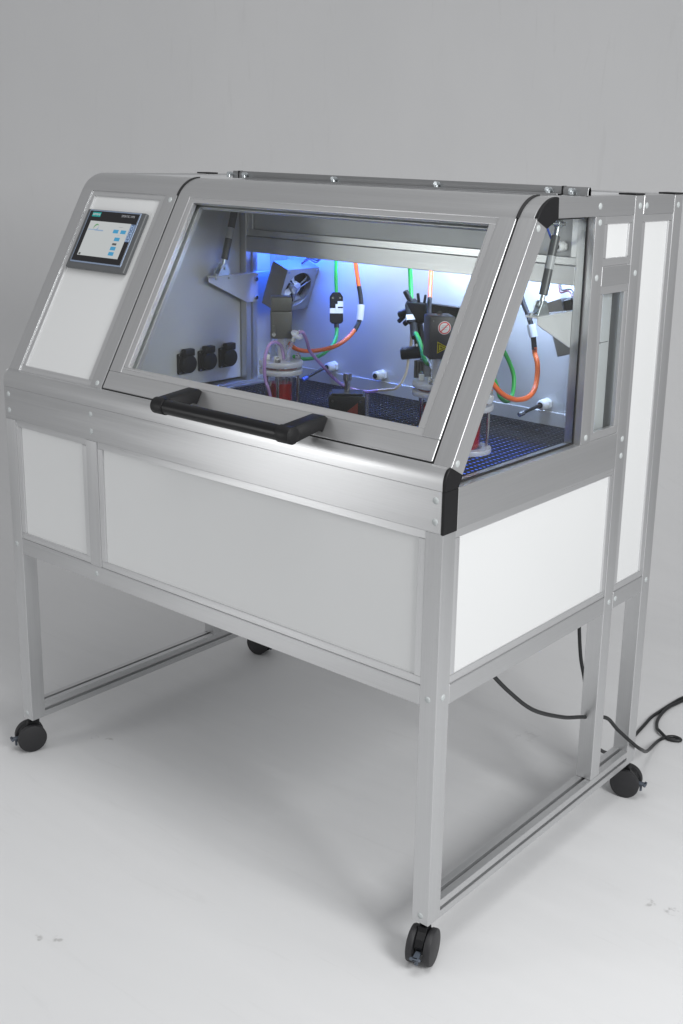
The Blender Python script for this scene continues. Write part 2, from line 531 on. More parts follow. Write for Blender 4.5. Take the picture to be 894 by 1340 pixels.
# front legs, main posts, rear posts
for x0 in (0, Wd-P):
    part('frame_leg', box(x0, x0+P, 0, P, Z1, Z3, B), 'alu_z')
    part('frame_post', box(x0, x0+P, D1, D1+P, Z1+P, Z7, B), 'alu_z')
    part('frame_post', box(x0, x0+P, D2, D2+P, Z1, Z7, B), 'alu_z')
    for y0 in (D1, D2):
        part('post_cap', box(x0-.001, x0+P+.001, y0-.001, y0+P+.001, Z7, Z7+.004, .0015), 'black_plastic')
    # bottom stretcher with slots
    part('bottom_stretcher', prism(grooved(x0, x0+P, Z1, Z1+P), 'y', P, D2, .0008), 'alu_y')
    # side rails
    part('frame_rail', box(x0, x0+P, P+.003, D1, Z3, Z4, B), 'alu_y')
    part('frame_rail', box(x0, x0+P, P, D1, Z2-P, Z2, B), 'alu_y')
    part('frame_rail', box(x0, x0+P, D1+P, D2, Z2-P, Z2, B), 'alu_y')
    part('frame_rail', box(x0, x0+P, 0.369, D1, Z7-P, Z7, B), 'alu_y')
    part('frame_rail', box(x0, x0+P, D1+P, D2, Z7-P, Z7, B), 'alu_y')
    part('frame_post', prism(grooved(x0, x0+P, 0.535, 0.58, 'd' if x0 else 'b', .008), 'z', Z4, Z7-P, .001), 'alu_z')
    part('frame_rail', box(x0, x0+P, 0.58, D1, 1.4625, 1.5075, B), 'alu_y')
    # slanted posts
    part('slanted_post', prism(srect(0.0, SL, 0, -P), 'x', x0, x0+P, .0005), 'alu_s')
part('slanted_post', prism(srect(0.0, SL, 0, -P), 'x', XD, XD+P, .0005), 'alu_s')
# front rails
part('front_rail', box(0, Wd-.006, 0, P, Z3, Z4, B), 'alu_x')
part('frame_rail', box(P, Wd-P, 0, P, Z2-P, Z2, B), 'alu_x')
part('frame_rail', box(XD, XD+P, 0, P, Z2, Z3, B), 'alu_z')
part('frame_rail', box(P, Wd-P, D2, D2+P, Z2-P, Z2, B), 'alu_x')
part('frame_rail', box(P, Wd-P, D2, D2+P, Z7-P, Z7, B), 'alu_x')
part('rail_end_cap', box(Wd-.006, Wd+.001, -.0005, P+.002, Z3-.001, Z4, .001), 'black_plastic')
# rounded sill
def sill_poly(g=0.0):
    a = [(0.0, Z4), (0.0, Z4+.014)]
    for k in range(1, 7):
        t = k/7*math.pi/2*0.78
        a.append((0.024-0.024*math.cos(t), Z4+.014+0.034*math.sin(t)))
    a += [S(0, 0), S(0, -P), (0.046, Z4)]
    return a
part('sill', prism(sill_poly(), 'x', 0.004, Wd-.006, 0.0), 'alu_x', smooth=25)
part('sill_end_cap', prism(sill_poly(), 'x', Wd-.006, Wd+.0015, .001), 'black_plastic', smooth=30)
part('sill_end_cap', prism(sill_poly(), 'x', 0.0, .004, .001), 'alu_x', smooth=30)

# rounded hood profile
ARC = []
RC = 0.0906
for k in range(13):
    a = R(60.7)*(1-k/12)
    ARC.append((0.366-RC*math.sin(a), Z7-RC+RC*math.cos(a)))
INN = []
RI = RC-0.045
for k in range(8):
    a = R(60.7)*(k/7)
    INN.append((0.366-RI*math.sin(a), Z7-RC+RI*math.cos(a)))
HOOD = ARC + INN
part('hood_profile', prism(HOOD, 'x', 0.0, 0.397, .0008, angle=50), 'alu_x', smooth=25)
part('hood_profile', prism(HOOD, 'x', Wd-P+.001, Wd-.008, .0008, angle=50), 'alu_x', smooth=25)
part('hood_end_cap', prism(ARC + [(0.369, Z7-.001), (0.372, Z7-P)] + [S(SL, -P)], 'x', Wd-.008, Wd+.0015, .001), 'black_plastic', smooth=30)
part('hood_gasket', prism([(y-.001, z+.0025) for y, z in ARC] + INN, 'x', 0.397, 0.402), 'black_rubber', smooth=25)
part('hood_gasket', prism([(y-.001, z+.0025) for y, z in ARC] + INN, 'x', Wd-P-.006, Wd-P+.001), 'black_rubber', smooth=25)

# panels with clamping strips ------------------------------------------------
def strips_front(x0, x1, z0, z1, y, w=0.0185, t=0.012):
    part('clamp_strip', box(x0, x1, y, y+t, z1-w, z1, .001), 'strip_x')
    part('clamp_strip', box(x0, x1, y, y+t, z0, z0+w, .001), 'strip_x')
    part('clamp_strip', box(x0, x0+w, y-.0007, y+t-.001, z0+w, z1-w, .001), 'strip_z')
    part('clamp_strip', box(x1-w, x1, y-.0007, y+t-.001, z0+w, z1-w, .001), 'strip_z')

def strips_side(y0, y1, z0, z1, x, sgn, w=0.0185, t=0.012, wy=None):
    a, b = (x-t, x) if sgn > 0 else (x, x+t)
    wy = wy or w
    part('clamp_strip', box(a, b, y0, y1, z1-w, z1, .001), 'strip_y')
    part('clamp_strip', box(a, b, y0, y1, z0, z0+w, .001), 'strip_y')
    e = .0007*sgn
    part('clamp_strip', box(a+e, b+e, y0, y0+wy, z0+w, z1-w, .001), 'strip_z')
    part('clamp_strip', box(a+e, b+e, y1-wy, y1, z0+w, z1-w, .001), 'strip_z')

G = 0.003
strips_front(P, XD, Z2, Z3, G)
part('front_panel', box(P+.004, XD-.004, G+.004, G+.009, Z2+.004, Z3-.004, 0), 'white_panel')
strips_front(XD+P, Wd-P, Z2, Z3, G)
part('front_panel', box(XD+P+.004, Wd-P-.004, G+.004, G+.009, Z2+.004, Z3-.004, 0), 'white_panel')
for xs, sg in ((Wd-G, 1), (G, -1)):
    a, b = (xs-.009, xs-.004) if sg > 0 else (xs+.004, xs+.009)
    strips_side(P, D1, Z2, Z3, xs, sg)
    part('side_panel', box(a, b, P+.004, D1-.004, Z2+.004, Z3-.004, 0), 'white_panel')
    strips_side(D1+P, D2, Z2, Z7-P, xs, sg)
    part('side_panel', box(a, b, D1+P+.004, D2-.004, Z2+.004, Z7-P-.004, 0), 'white_panel')
    strips_side(0.58, D1, 1.5075, Z7-P, xs, sg, wy=.017)
    part('side_panel', box(a, b, 0.584, D1-.004, 1.5115, Z7-P-.004, 0), 'white_panel')
    strips_side(0.58, D1, Z4, 1.4625, xs, sg, w=.019, wy=.017)
    if sg > 0:
        part('window_pane', box(a, b, 0.584, D1-.004, Z4+.004, 1.4585, 0), 'glass')
    else:
        part('side_panel', box(a, b, 0.584, D1-.004, Z4+.004, 1.4585, 0), 'white_panel')
        part('side_panel', prism([(.05, Z4), (.535, Z4), (.535, Z7-P), (.335, Z7-P)], 'x', a, b), 'white_panel')

# big side glass with its black seal
GLP = [(0.0465, Z4), (0.535, Z4), (0.535, Z7-P), (0.339, Z7-P)]
part('side_window', prism(GLP, 'x', Wd-.027, Wd-.022), 'glass', label='large side window pane with slanted front edge')
def ring_prism(outer, inner, x0, x1):
    bm = bmesh.new()
    v = [[bm.verts.new((x, *p)) for p in poly] for poly in (outer, inner) for x in (x0, x1)]
    n = len(outer)
    for i in range(n):
        j = (i+1) % n
        bm.faces.new((v[0][i], v[0][j], v[2][j], v[2][i]))
        bm.faces.new((v[1][i], v[3][i], v[3][j], v[1][j]))
        bm.faces.new((v[0][i], v[1][i], v[1][j], v[0][j]))
        bm.faces.new((v[2][i], v[2][j], v[3][j], v[3][i]))
    return bm
c = Vector((0.36, 1.34))
def inset(poly, d):
    n = len(poly); out = []
    for i in range(n):
        p0, p1, p2 = Vector(poly[i-1]), Vector(poly[i]), Vector(poly[(i+1) % n])
        e1 = (p1-p0).normalized(); e2 = (p2-p1).normalized()
        n1 = Vector((-e1.y, e1.x)); n2 = Vector((-e2.y, e2.x))
        k = (n1+n2)/(1+n1.dot(n2))
        out.append(tuple(p1+k*d))
    return out
part('window_seal', ring_prism(GLP, inset(GLP, .0045), Wd-.0215, Wd-.0185), 'black_rubber')

# slanted control panel on the left
def strips_slant(x0, x1, s0, s1, n, w=.018, t=.012, parent=cab):
    part('clamp_strip', prism(srect(s1-w, s1, n, n-t), 'x', x0, x1, .001), 'strip_x', parent)
    part('clamp_strip', prism(srect(s0, s0+w, n, n-t), 'x', x0, x1, .001), 'strip_x', parent)
    part('clamp_strip', prism(srect(s0+w, s1-w, n+.0007, n-t), 'x', x0, x0+w, .001), 'strip_s', parent)
    part('clamp_strip', prism(srect(s0+w, s1-w, n+.0007, n-t), 'x', x1-w, x1, .001), 'strip_s', parent)
strips_slant(P, XD, 0.0, SL, -.003, .0175)
part('control_panel', prism(srect(.004, SL-.004, -.007, -.012), 'x', P+.004, XD-.004), 'white_panel')

# roof, undersides, backs
part('roof_panel', box(.003, Wd-.003, .366, D2, Z7-.012, Z7-.003, 0), 'grey_panel')
part('bottom_panel', box(P, Wd-P, P, D2, Z2-.03, Z2-.024, 0), 'grey_panel')
part('back_panel', box(P, Wd-P, D2+.01, D2+.016, Z2, Z7-P, 0), 'white_panel')

# partition: inner wall of the chamber on the left, posts and floor ledge
part('frame_rail', box(XD, XD+P, P+.003, D1, Z3, Z4, B), 'alu_y')
part('frame_post', prism(grooved(XD, XD+P, 0.535, 0.58, 'b', .008), 'z', Z4, Z7-P, .001), 'alu_z')
part('frame_rail', box(XD, XD+P, .369, D1, Z7-P, Z7-.013, B), 'alu_y')
part('inner_side_wall', prism([(.052, Z4+.008), (.533, Z4+.008), (.533, Z7-P), (.337, Z7-P)], 'x', XD+.016, XD+.022), 'grey_panel')
part('inner_side_wall', box(XD+.016, XD+.022, .58, .70, Z4, Z7-P, 0), 'grey_panel')
part('frame_post', box(XD+.0225, XD+P, .655, .70, Z4, Z7-P, B), 'alu_z')
part('frame_rail', box(XD+P, .431, P+.003, .698, Z4-.03, Z4-.003, B), 'alu_y')
# back wall, skirting, header
part('back_wall', box(XD+.022, Wd-P, .704, .710, 1.04, Z7-P, 0), 'grey_panel')
part('skirting', box(.398, Wd-P, .697, .7035, 1.05, 1.124, .001), 'grey_panel')
part('frame_post', box(Wd-P, Wd-P+.012, .655, .70, Z4, Z7-P, B), 'grey_panel')
part('corner_strip', box(Wd-P-.03, Wd-P-.001, .690, .7035, Z4+.03, Z7-P, B), 'grey_panel')
part('header_beam', box(XD+P, Wd-P, .535, .58, 1.464, 1.508, B), 'alu_x')
part('header_panel', box(XD+P, Wd-P, .552, .557, 1.508, Z7-P, 0), 'grey_panel')
part('clamp_strip', box(XD+P, Wd-P, .543, .552, 1.508, 1.5265, .001), 'strip_x')
part('clamp_strip', box(XD+P, XD+P+.0185, .5425, .552, 1.5265, Z7-P, .001), 'strip_z')
part('clamp_strip', box(Wd-P-.0185, Wd-P, .5425, .552, 1.5265, Z7-P, .001), 'strip_z')
part('frame_rail', box(XD+P, Wd-P, .535, .58, Z7-P, Z7-.013, B), 'alu_x')
part('chamber_ceiling', box(XD+P, Wd-P, .581, .703, 1.560, 1.566, 0), 'white_panel')

# perforated floor mat over a tray
def build_mesh_floor():
    x0, x1, y0, y1, z = .431, Wd-P, .05, .697, 1.089
    px, py = .0185, .0150                     # staggered rows of round openings
    nx, ny = int((x1-x0)/px), int((y1-y0)/py)
    px, py = (x1-x0)/nx, (y1-y0)/ny
    verts, faces = [], []
    idx = {}
    def V(x, y, zz):
        k = (round(x, 5), round(y, 5), round(zz, 5))
        if k not in idx: idx[k] = len(verts); verts.append(k)
        return idx[k]
    h = [(.0046*math.cos(R(45*k+22.5)), .0046*math.sin(R(45*k+22.5))) for k in range(8)]
    for i in range(nx):
        off = (i % 2)*py/2
        for j in range(ny - (i % 2)):
            cx, cy = x0+(i+.5)*px, y0+(j+.5)*py+off
            L_, R_, B_, T_ = cx-px/2, cx+px/2, cy-py/2, cy+py/2
            outer = [(R_, cy+py/2*.41), (cx+px/2*.41, T_), (cx-px/2*.41, T_), (L_, cy+py/2*.41), (L_, cy-py/2*.41), (cx-px/2*.41, B_), (cx+px/2*.41, B_), (R_, cy-py/2*.41)]
            cor = {0: (R_, T_), 2: (L_, T_), 4: (L_, B_), 6: (R_, B_)}
            inner = [(cx+hx, cy+hy) for hx, hy in h]
            for k in range(8):
                k2 = (k+1) % 8
                f = [V(*inner[k], z), V(*outer[k], z)]
                if k in cor: f.append(V(*cor[k], z))
                f += [V(*outer[k2], z), V(*inner[k2], z)]
                faces.append(f)
                faces.append([V(*inner[k2], z), V(*inner[k2], z-.0012), V(*inner[k], z-.0012), V(*inner[k], z)])
        if i % 2:                              # plain half cells at both ends of the shifted rows
            a, b = x0+i*px, x0+(i+1)*px
            faces.append([V(a, y0, z), V(b, y0, z), V(b, y0+py/2, z), V(a, y0+py/2, z)])
            faces.append([V(a, y1-py/2, z), V(b, y1-py/2, z), V(b, y1, z), V(a, y1, z)])
    me = bpy.data.meshes.new('floor_mesh')
    me.from_pydata([(a, b, c2) for a, b, c2 in verts], [], faces)
    me.materials.append(MATS['mesh_black'])
    o = bpy.data.objects.new('floor_mesh', me); COL.objects.link(o)
    o.parent = cab; o.location = -WORLD[cab]
    o['kind'] = 'stuff'
build_mesh_floor()
part('floor_tray', box(.40, Wd-P, .05, .697, 1.066, 1.069, 0), 'tray_blue')

# LED strip behind the header
part('led_strip', box(.43, Wd-P-.02, .592, .604, 1.553, 1.5595, .001), 'led_white')
def lamp(name, loc, sx, sy, power, color, rot=(0, 0, 0)):
    l = bpy.data.lights.new(name, 'AREA'); l.shape = 'RECTANGLE'; l.size, l.size_y = sx, sy
    l.energy = power; l.color = color
    o = bpy.data.objects.new(name, l); COL.objects.link(o); o.location = loc; o.rotation_euler = rot
    return o
for lx, lp in ((.72, 1.5), (1.02, 2.2), (1.33, 3.0)):
    lamp('led_light', (lx, .598, 1.550), .09, .02, lp*.85, (.50, .65, 1.0), (R(14), 0, 0))
lamp('led_light_blue', (.53, .606, 1.549), .20, .02, 3.2, (.015, .12, 1.0), (R(6), 0, 0))
lamp('added_tray_light', (1.33, .31, 1.0855), .24, .52, 1.8, (.02, .13, 1.0))  # lamp added under the mat, in place of blue LED reflections in the mesh

# ------------------------------------------------------------------ screw caps
bm = lathe([(0, .0028), (.004, .0026), (.0068, .0014), (.0078, 0), (.0078, -.002)], 20)
proto_cap = obj('screw_cap', bm, 'cap_grey', cab, smooth=60)
first = True
def cap_at(loc, rot):
    global first
    if first:
        proto_cap.location = Vector(loc)-WORLD[cab]; proto_cap.rotation_euler = rot; first = False
    else:
        clone(proto_cap, loc, cab, rot)
RF, RS, RL = (R(90), 0, 0), (0, R(90), 0), (0, R(-90), 0)
for x, z in ((1.4785, 1.076), (1.4785, 1.031), (.0205, 1.077), (.0205, 1.032), (.3785, 1.077), (.3785, 1.032), (.019, .645), (1.4765, .640), (.377, .645),
             (1.478, .119), (.0205, .119)):
    cap_at((x, 0, z), RF)
for y, z in ((.742, 1.641), (.743, 1.484), (.744, 1.077), (.744, 1.034), (.741, .646), (.775, .646), (.948, .650), (.947, 1.640), (.776, 1.641),
             (.555, 1.607), (.556, 1.484), (.558, 1.112), (.551, 1.643), (.0225, .644)):
    cap_at((Wd, y, z), RS)
    cap_at((0, y, z), RL)
for s in (.533, .012):
    y, z = S(s, -.012)
    cap_at((Wd, y+.004, z), RS)
    y, z = S(s, 0)
    cap_at((.3765, y, z), (R(60.7)-0, 0, 0))

# ------------------------------------------------------------------ door
X0, X1 = .403, 1.4495
door = part('door', prism(HOOD, 'x', X0, X1, .0008, angle=50), 'alu_x', smooth=25, label='slanted lift up glass door')
def dpart(n, bm, m, smooth=None, label=None): return part(n, bm, m, door, smooth, label)
dpart('door_rail', prism(srect(.004, .051, 0, -.040), 'x', X0, X1, B), 'alu_x')
dpart('door_stile', prism(srect(.0515, SL, 0, -.040), 'x', X0, X0+P, B), 'alu_s')
dpart('door_stile', prism(srect(.0515, SL, 0, -.040), 'x', X1-P, X1, B), 'alu_s')
gx0, gx1, gs0, gs1 = X0+P, X1-P, .0515, SL
w = .018
strips_slant(gx0, gx1, gs0, gs1, -.002, w, .014, door)
dpart('door_glass', prism(srect(gs0+.006, gs1-.006, -.018, -.023), 'x', gx0+.006, gx1-.006), 'glass')
for (a0, a1, b0, b1) in ((gx0, gx0+.022, gs0, gs1), (gx1-.022, gx1, gs0, gs1)):
    dpart('clamp_strip', prism(srect(b0, b1, -.024, -.037), 'x', a0, a1, .001), 'strip_s')
dpart('clamp_strip', prism(srect(gs0, gs0+.02, -.024, -.037), 'x', gx0+.022, gx1-.022, .001), 'strip_x')
dpart('clamp_strip', prism(srect(gs1-.02, gs1, -.024, -.037), 'x', gx0+.022, gx1-.022, .001), 'strip_x')
dpart('door_seal', prism(srect(-.001, .0035, -.004, -.036), 'x', X0, X1), 'black_rubber')
dpart('door_seal', prism(srect(0.0, SL, -.004, -.036), 'x', X1+.0004, X1+.0045), 'black_rubber')
dpart('door_seal', prism(srect(0.0, SL, -.004, -.036), 'x', XD+P+.0005, X0-.0004), 'black_rubber')
# handle
HY, HZ = -.066, 1.164
dpart('handle_bar', cyl((.735, HY, HZ), (1.128, HY, HZ), .0172, n=48), 'black_anodised', 40)
for xa, xb in ((.715, .752), (1.113, 1.151)):
    dpart('handle_end', cyl((xa, HY, HZ), (xb, HY, HZ), .0195, n=32, bev=.0015, seg=2), 'black_plastic', 40)
    cx = (xa+xb)/2
    bm = bmesh.new()
    r0 = [S(.049, .0008), S(.012, .0008)]
    arm = [S(.048, .0005), S(.049, .012), (HY+.004, HZ+.0185), (HY-.004, HZ+.010), (HY-.002, HZ-.014), (HY+.014, HZ-.016), S(.016, .008), S(.014, .0005)]
    dpart('handle_bracket', prism(arm, 'x', cx-.0185, cx+.0185, .002, seg=2, angle=15), 'black_plastic', 40)

# hinge bar on the roof
HB = part('hinge_bar', prism([(.483, Z7), (.497, Z7), (.497, Z7+.012), (.494, Z7+.019), (.486, Z7+.019), (.483, Z7+.012)], 'x', .400, 1.505, .001), 'alu_dull')
part('hinge_leaf', box(.47, 1.44, .462, .482, Z7-.001, Z7+.0035, .001), 'alu_dull', HB)
bm0 = None
for i, x in enumerate((.397, .455, .775, 1.10, 1.408, 1.468)):
    bm = cyl((x, .474, Z7+.002), (x, .474, Z7+.010), .0065, n=6, bev=.0008)
    cyl((x, .470, Z7+.011), (x, .483, Z7+.011), .0055, n=16, bm=bm)
    part('hinge_bolt', bm, 'zinc', HB)
for x in (.425, 1.44):
    part('hinge_joint', box(x-.0015, x+.0015, .482, .498, Z7, Z7+.0198, 0), 'black_plastic', HB)

# ------------------------------------------------------------------ operator display
def hmi():
    cx, cs = .1925, .399
    def plane(n): 
        y, z = S(cs, n)
        return frame_mat((cx, y, z), (1, 0, 0), (0, SD.x, SD.y))
    w2, h2 = .1225, .088
    def slab(hw, hh, n0, n1, ox=0, oy=0, bev=.0015, seg=2):
        b = box(ox-hw, ox+hw, oy-hh, oy+hh, 0, n1-n0, bev, seg=seg)
        return xform(b, plane(n0))
    T = part('operator_display', slab(w2, h2, -.006, .006, bev=.003), 'hmi_frame', label='small touch display in a dark grey frame')
    part('display_edge', slab(.1075, .0785, .0060, .0072, -.002, .007, bev=.0006), 'hmi_edge', T)
    part('display_glass', slab(.1035, .0745, .0072, .0082, -.002, .0075, bev=.0004), 'hmi_black', T)
    part('display_screen', slab(.0855, .0515, .0082, .0086, -.0025, .0005, bev=0), 'screen', T)
    part('brand_plate', slab(.0175, .0068, .0082, .0086, -.0740, .0715, bev=0), 'teal', T)
    part('touch_strip', slab(.0085, .0250, .0082, .00875, .0925, .0255, bev=0), 'touch_blue', T)
    def txt(name, s, size, x, y, mat, n=.0088, rot=0, sx=1.0):
        m = plane(n) @ Matrix.Translation((x, y, 0)) @ Matrix.Rotation(R(rot), 4, 'Z')
        part(name, text_bm(s, size, m, .0001, sx), mat, T)
    txt('lettering', 'SIEMENS', .0085, -.074, .0715, 'sticker_white')
    txt('lettering', 'SIMATIC HMI', .0095, .0590, .0722, 'print_grey')
    txt('lettering', 'TOUCH', .0155, .0925, .0255, 'touch_text', n=.0090, rot=-90)
    for x, y in ((.033, .0265), (.064, .0265), (.050, .0045), (.0485, -.0225), (.049, -.038)):
        part('screen_button', slab(.0105, .0052, .0086, .0089, x, y, bev=0), 'screen_blue', T)
    part('screen_button', slab(.0085, .0030, .0086, .0089, .0475, -.0100, bev=0), 'screen_dark', T)
    part('screen_button', slab(.0040, .0030, .0086, .0089, -.080, -.0465, bev=0), 'screen_dark', T)
    # round emblem of two swooshes and a pale line of print
    def swoosh(x, y, r, a0, a1, mat):
        b = bmesh.new(); n = 14
        o_ = [(x+r*math.cos(R(a0+(a1-a0)*k/n)), y+r*math.sin(R(a0+(a1-a0)*k/n))) for k in range(n+1)]
        i_ = [(x+(r-.0048*math.sin(math.pi*k/n)-.0002)*math.cos(R(a0+(a1-a0)*k/n)), y+(r-.0048*math.sin(math.pi*k/n)-.0002)*math.sin(R(a0+(a1-a0)*k/n))) for k in range(n+1)]
        vo = [b.verts.new((px, py, 0)) for px, py in o_]; vi = [b.verts.new((px, py, 0)) for px, py in i_]
        for k in range(n): b.faces.new((vo[k], vo[k+1], vi[k+1], vi[k]))
        part('screen_emblem', xform(b, plane(.0089)), mat, T)
    swoosh(-.054, .0335, .0105, 30, 215, 'screen_green')
    swoosh(-.052, .0320, .0085, 200, 400, 'screen_pale')
    part('screen_print', slab(.017, .0011, .0086, .0088, -.068, .0262, bev=0), 'screen_pale', T)
    part('screen_print', slab(.014, .0018, .0086, .0088, -.034, .0255, bev=0), 'screen_pale', T)
    part('screen_print', slab(.010, .0007, .0086, .0088, .048, .0400, bev=0), 'print_grey', T)
    part('screen_print', slab(.003, .0007, .0086, .0088, .050, .0160, bev=0), 'print_grey', T)
hmi()

# ------------------------------------------------------------------ sockets on the inner wall
def socket(y, z):
    x = XD+.022
    T = part('power_socket', box(x, x+.010, y-.026, y+.026, z-.035, z+.023, .004, seg=2), 'black_plastic', smooth=40)
    bm = cyl((x+.010, y+.002, z-.006), (x+.026, y+.002, z-.006), .0255, n=28, bev=.004, seg=2)
    part('socket_lid', bm, 'black_plastic', T, 40)
    part('lid_hinge', box(x+.009, x+.0285, y-.016, y+.018, z+.016, z+.036, .003, seg=2), 'black_plastic', T, 40)
    for dz in (-.031, .019):
        part('screw', cyl((x+.010, y-.0215, z+dz), (x+.0112, y-.0215, z+dz), .003, n=10), 'steel', T)
for y in (.318, .393, .471): socket(y, 1.176)

# ------------------------------------------------------------------ door brackets and gas struts (left, and its mirror image right)
def bracket_and_strut(mir):
    def X(x): return 1.853-x if mir else x
    def bx(a, b, *r, **k): return box(min(X(a), X(b)), max(X(a), X(b)), *r, **k)
    gx0, gx1 = X(.3985), X(.4025)
    T = part('strut_bracket', prism([(.390, 1.402), (.390, 1.388), (.535, 1.322), (.579, 1.322), (.579, 1.402)], 'x', min(gx0, gx1), max(gx0, gx1), .0006), 'sheet_steel')
    xa, xb = X(.3985), X(.434)
    part('bracket_plate', prism([(xa, .388), (xb, .388), (xb, .420), (X(.402), .645), (xa, .645)] if not mir else [(xa, .388), (xa, .600), (X(.402), .600), (xb, .420), (xb, .388)], 'z', 1.4022, 1.4062, .0005), 'sheet_steel', T)
    for y, z in ((.566, 1.386), (.566, 1.334)):
        part('bolt', cyl((X(.4025), y, z), (X(.410), y, z), .0065, n=14, bev=.001), 'steel', T)
    for y in (.398, .446):
        part('bolt', cyl((X(.424), y, 1.396), (X(.424), y, 1.413), .0045, n=12), 'zinc', T)
    # clevis
    for dx in (-.0085, .0085):
        cx = X(.417)+dx
        part('clevis', prism([(.402, 1.4065), (.450, 1.4065), (.436, 1.437), (.420, 1.437)], 'x', cx-.0012, cx+.0012, .0005), 'zinc', T)
    part('clevis_pin', cyl((X(.417)-.014, .428, 1.426), (X(.417)+.014, .428, 1.426), .0045, n=14), 'zinc', T)
    part('clevis_foot', box(X(.417)-.0095, X(.417)+.0095, .400, .452, 1.4063, 1.4085, .0005), 'zinc', T)
    # strut
    a = Vector((X(.417), .428, 1.426)); b = Vector((X(.417), .482, 1.604))
    d = (b-a).normalized()
    U = part('gas_strut', cyl(a+d*.024, b-d*.028, .0098, n=24, bev=.0015), 'strut_grey', smooth=40)
    part('strut_label', cyl(a+d*.082, a+d*.112, .0101, n=24), 'label_silver', U, 40)
    part('strut_end', cyl(a, a+d*.026, .0055, n=14), 'zinc', U, 40)
    part('strut_end', cyl(b-d*.030, b, .0062, n=14), 'zinc', U, 40)
    part('strut_eye', cyl(b-Vector((.008, 0, 0)), b+Vector((.008, 0, 0)), .0095, n=20, bev=.001), 'zinc', U, 40)
    part('strut_bolt', cyl(b-Vector((.017, 0, 0)), b+Vector((.017, 0, 0)), .0045, n=14), 'steel', U, 40)
bracket_and_strut(False)
bracket_and_strut(True)

# ------------------------------------------------------------------ fan units in both back corners
def fan_unit(mir):
    sg = -1 if mir else 1
    cx = 1.380 if mir else .502
    cy, cz, t, hs, dp = .637, (1.350 if mir else 1.360), R(20.3), .065, (.046 if mir else .060)
    n = Vector((sg*math.cos(t), 0, -math.sin(t))); rt = Vector((0, sg*1, 0)); up = n.cross(rt)
    m = frame_mat((cx, cy, cz), rt, up)              # local: x across, y up the face, z out of the face
    bm = bmesh.new()
    # front plate with a round opening
    N = 40
    oc = []
    for k in range(N):
        a = 2*math.pi*k/N
        c_, s_ = math.cos(a), math.sin(a)
        q = hs/max(abs(c_), abs(s_))
        oc.append((c_*q, s_*q))
    ic = [(.052*math.cos(2*math.pi*k/N), .052*math.sin(2*math.pi*k/N)) for k in range(N)]
    vo = [bm.verts.new((*p, 0)) for p in oc]; vi = [bm.verts.new((*p, 0)) for p in ic]
    vb = [bm.verts.new((*p, -dp)) for p in oc]; vj = [bm.verts.new((*p, -.020)) for p in ic]
    for k in range(N):
        j = (k+1) % N
        bm.faces.new((vo[k], vo[j], vi[j], vi[k])); bm.faces.new((vo[k], vb[k], vb[j], vo[j])); bm.faces.new((vi[k], vi[j], vj[j], vj[k]))
    bm.faces.new(vb)
    T = part('fan_housing', xform(bm, m), 'fan_housing')
    part('fan_back', xform(cyl((0, 0, -.0205), (0, 0, -.022), .0515, n=32), m), 'black_plastic', T)
    part('fan_hub', xform(cyl((0, 0, -.022), (0, 0, -.006), .018, n=24, bev=.002), m), 'fan_blade', T, 40)
    for k in range(4):
        a = 2*math.pi*k/4+.4
        b2 = bmesh.new()
        q = []
        for rr, da, zz in ((.017, -.28, -.018), (.017, .28, -.008), (.050, .42, -.008), (.050, -.05, -.018)):
            q.append(b2.verts.new((rr*math.cos(a+da), rr*math.sin(a+da), zz)))
        f = b2.faces.new(q)
        e = bmesh.ops.extrude_face_region(b2, geom=[f])
        bmesh.ops.translate(b2, verts=[v for v in e['geom'] if isinstance(v, bmesh.types.BMVert)], vec=(0, 0, -.0012))
        part('fan_blade', xform(b2, m), 'fan_blade', T)
    for k in range(3):
        a = 2*math.pi*k/3+.5
        d = Vector((math.cos(a), math.sin(a), 0))
        part('guard_spoke', xform(cyl(d*.0, d*.055, .0018, n=8, bm=None), m @ Matrix.Translation((0, 0, -.0025))), 'fan_housing', T)
    for rr in (.0525,):
        part('guard_ring', xform(tube([(rr*math.cos(2*math.pi*k/24), rr*math.sin(2*math.pi*k/24), -.0022) for k in range(25)], .0016, 6, 2), m), 'fan_housing', T)
    for sx in (-1, 1):
        for sy in (-1, 1):
            part('screw', xform(cyl((sx*.057, sy*.057, 0), (sx*.057, sy*.057, .002), .0035, n=12), m), 'steel', T)
    bm = xform(box(-.060, .060, -.060, .060, -dp-(.026 if mir else .008), -dp-.0005, .003), m)
    part('fan_motor_body', bm, 'black_plastic', T)
    # hanger to the back wall
    part('fan_hanger', box(cx-.012-sg*.03, cx+.012-sg*.03, .69, .7035, cz-.03, cz+.05, .001), 'sheet_steel', T)
    p = m @ Vector((sg*.02, .066, -.03))
    part('fan_lead', tube([p, p+Vector((sg*.02, .01, .012)), p+Vector((sg*.045, .015, .006)), p+Vector((sg*.06, .03, .03))], .0022, 8), 'red_wire', T, 60)
    part('fan_lead', tube([p+Vector((0, .004, 0)), p+Vector((sg*.015, .014, .016)), p+Vector((sg*.045, .02, .012)), p+Vector((sg*.055, .03, .04))], .0022, 8), 'black_cable', T, 60)
fan_unit(False)
fan_unit(True)

# ------------------------------------------------------------------ cable glands in the back wall
def gland(x, z, y=.704, s=1.0):
    T = part('cable_gland', cyl((x, y-.012*s, z), (x, y, z), .0155*s, n=6, bev=.0015), 'gland_white')
    part('gland_nut', cyl((x, y-.036*s, z), (x, y-.012*s, z), .0125*s, .014*s, n=24, bev=.002), 'gland_white', T, 50)
    part('gland_seal', cyl((x, y-.0375*s, z), (x, y-.030*s, z), .0075*s, n=18), 'black_rubber', T)
for x in (.588, .768, 1.305): gland(x, 1.143)
gland(1.412, 1.549, .552, .85)

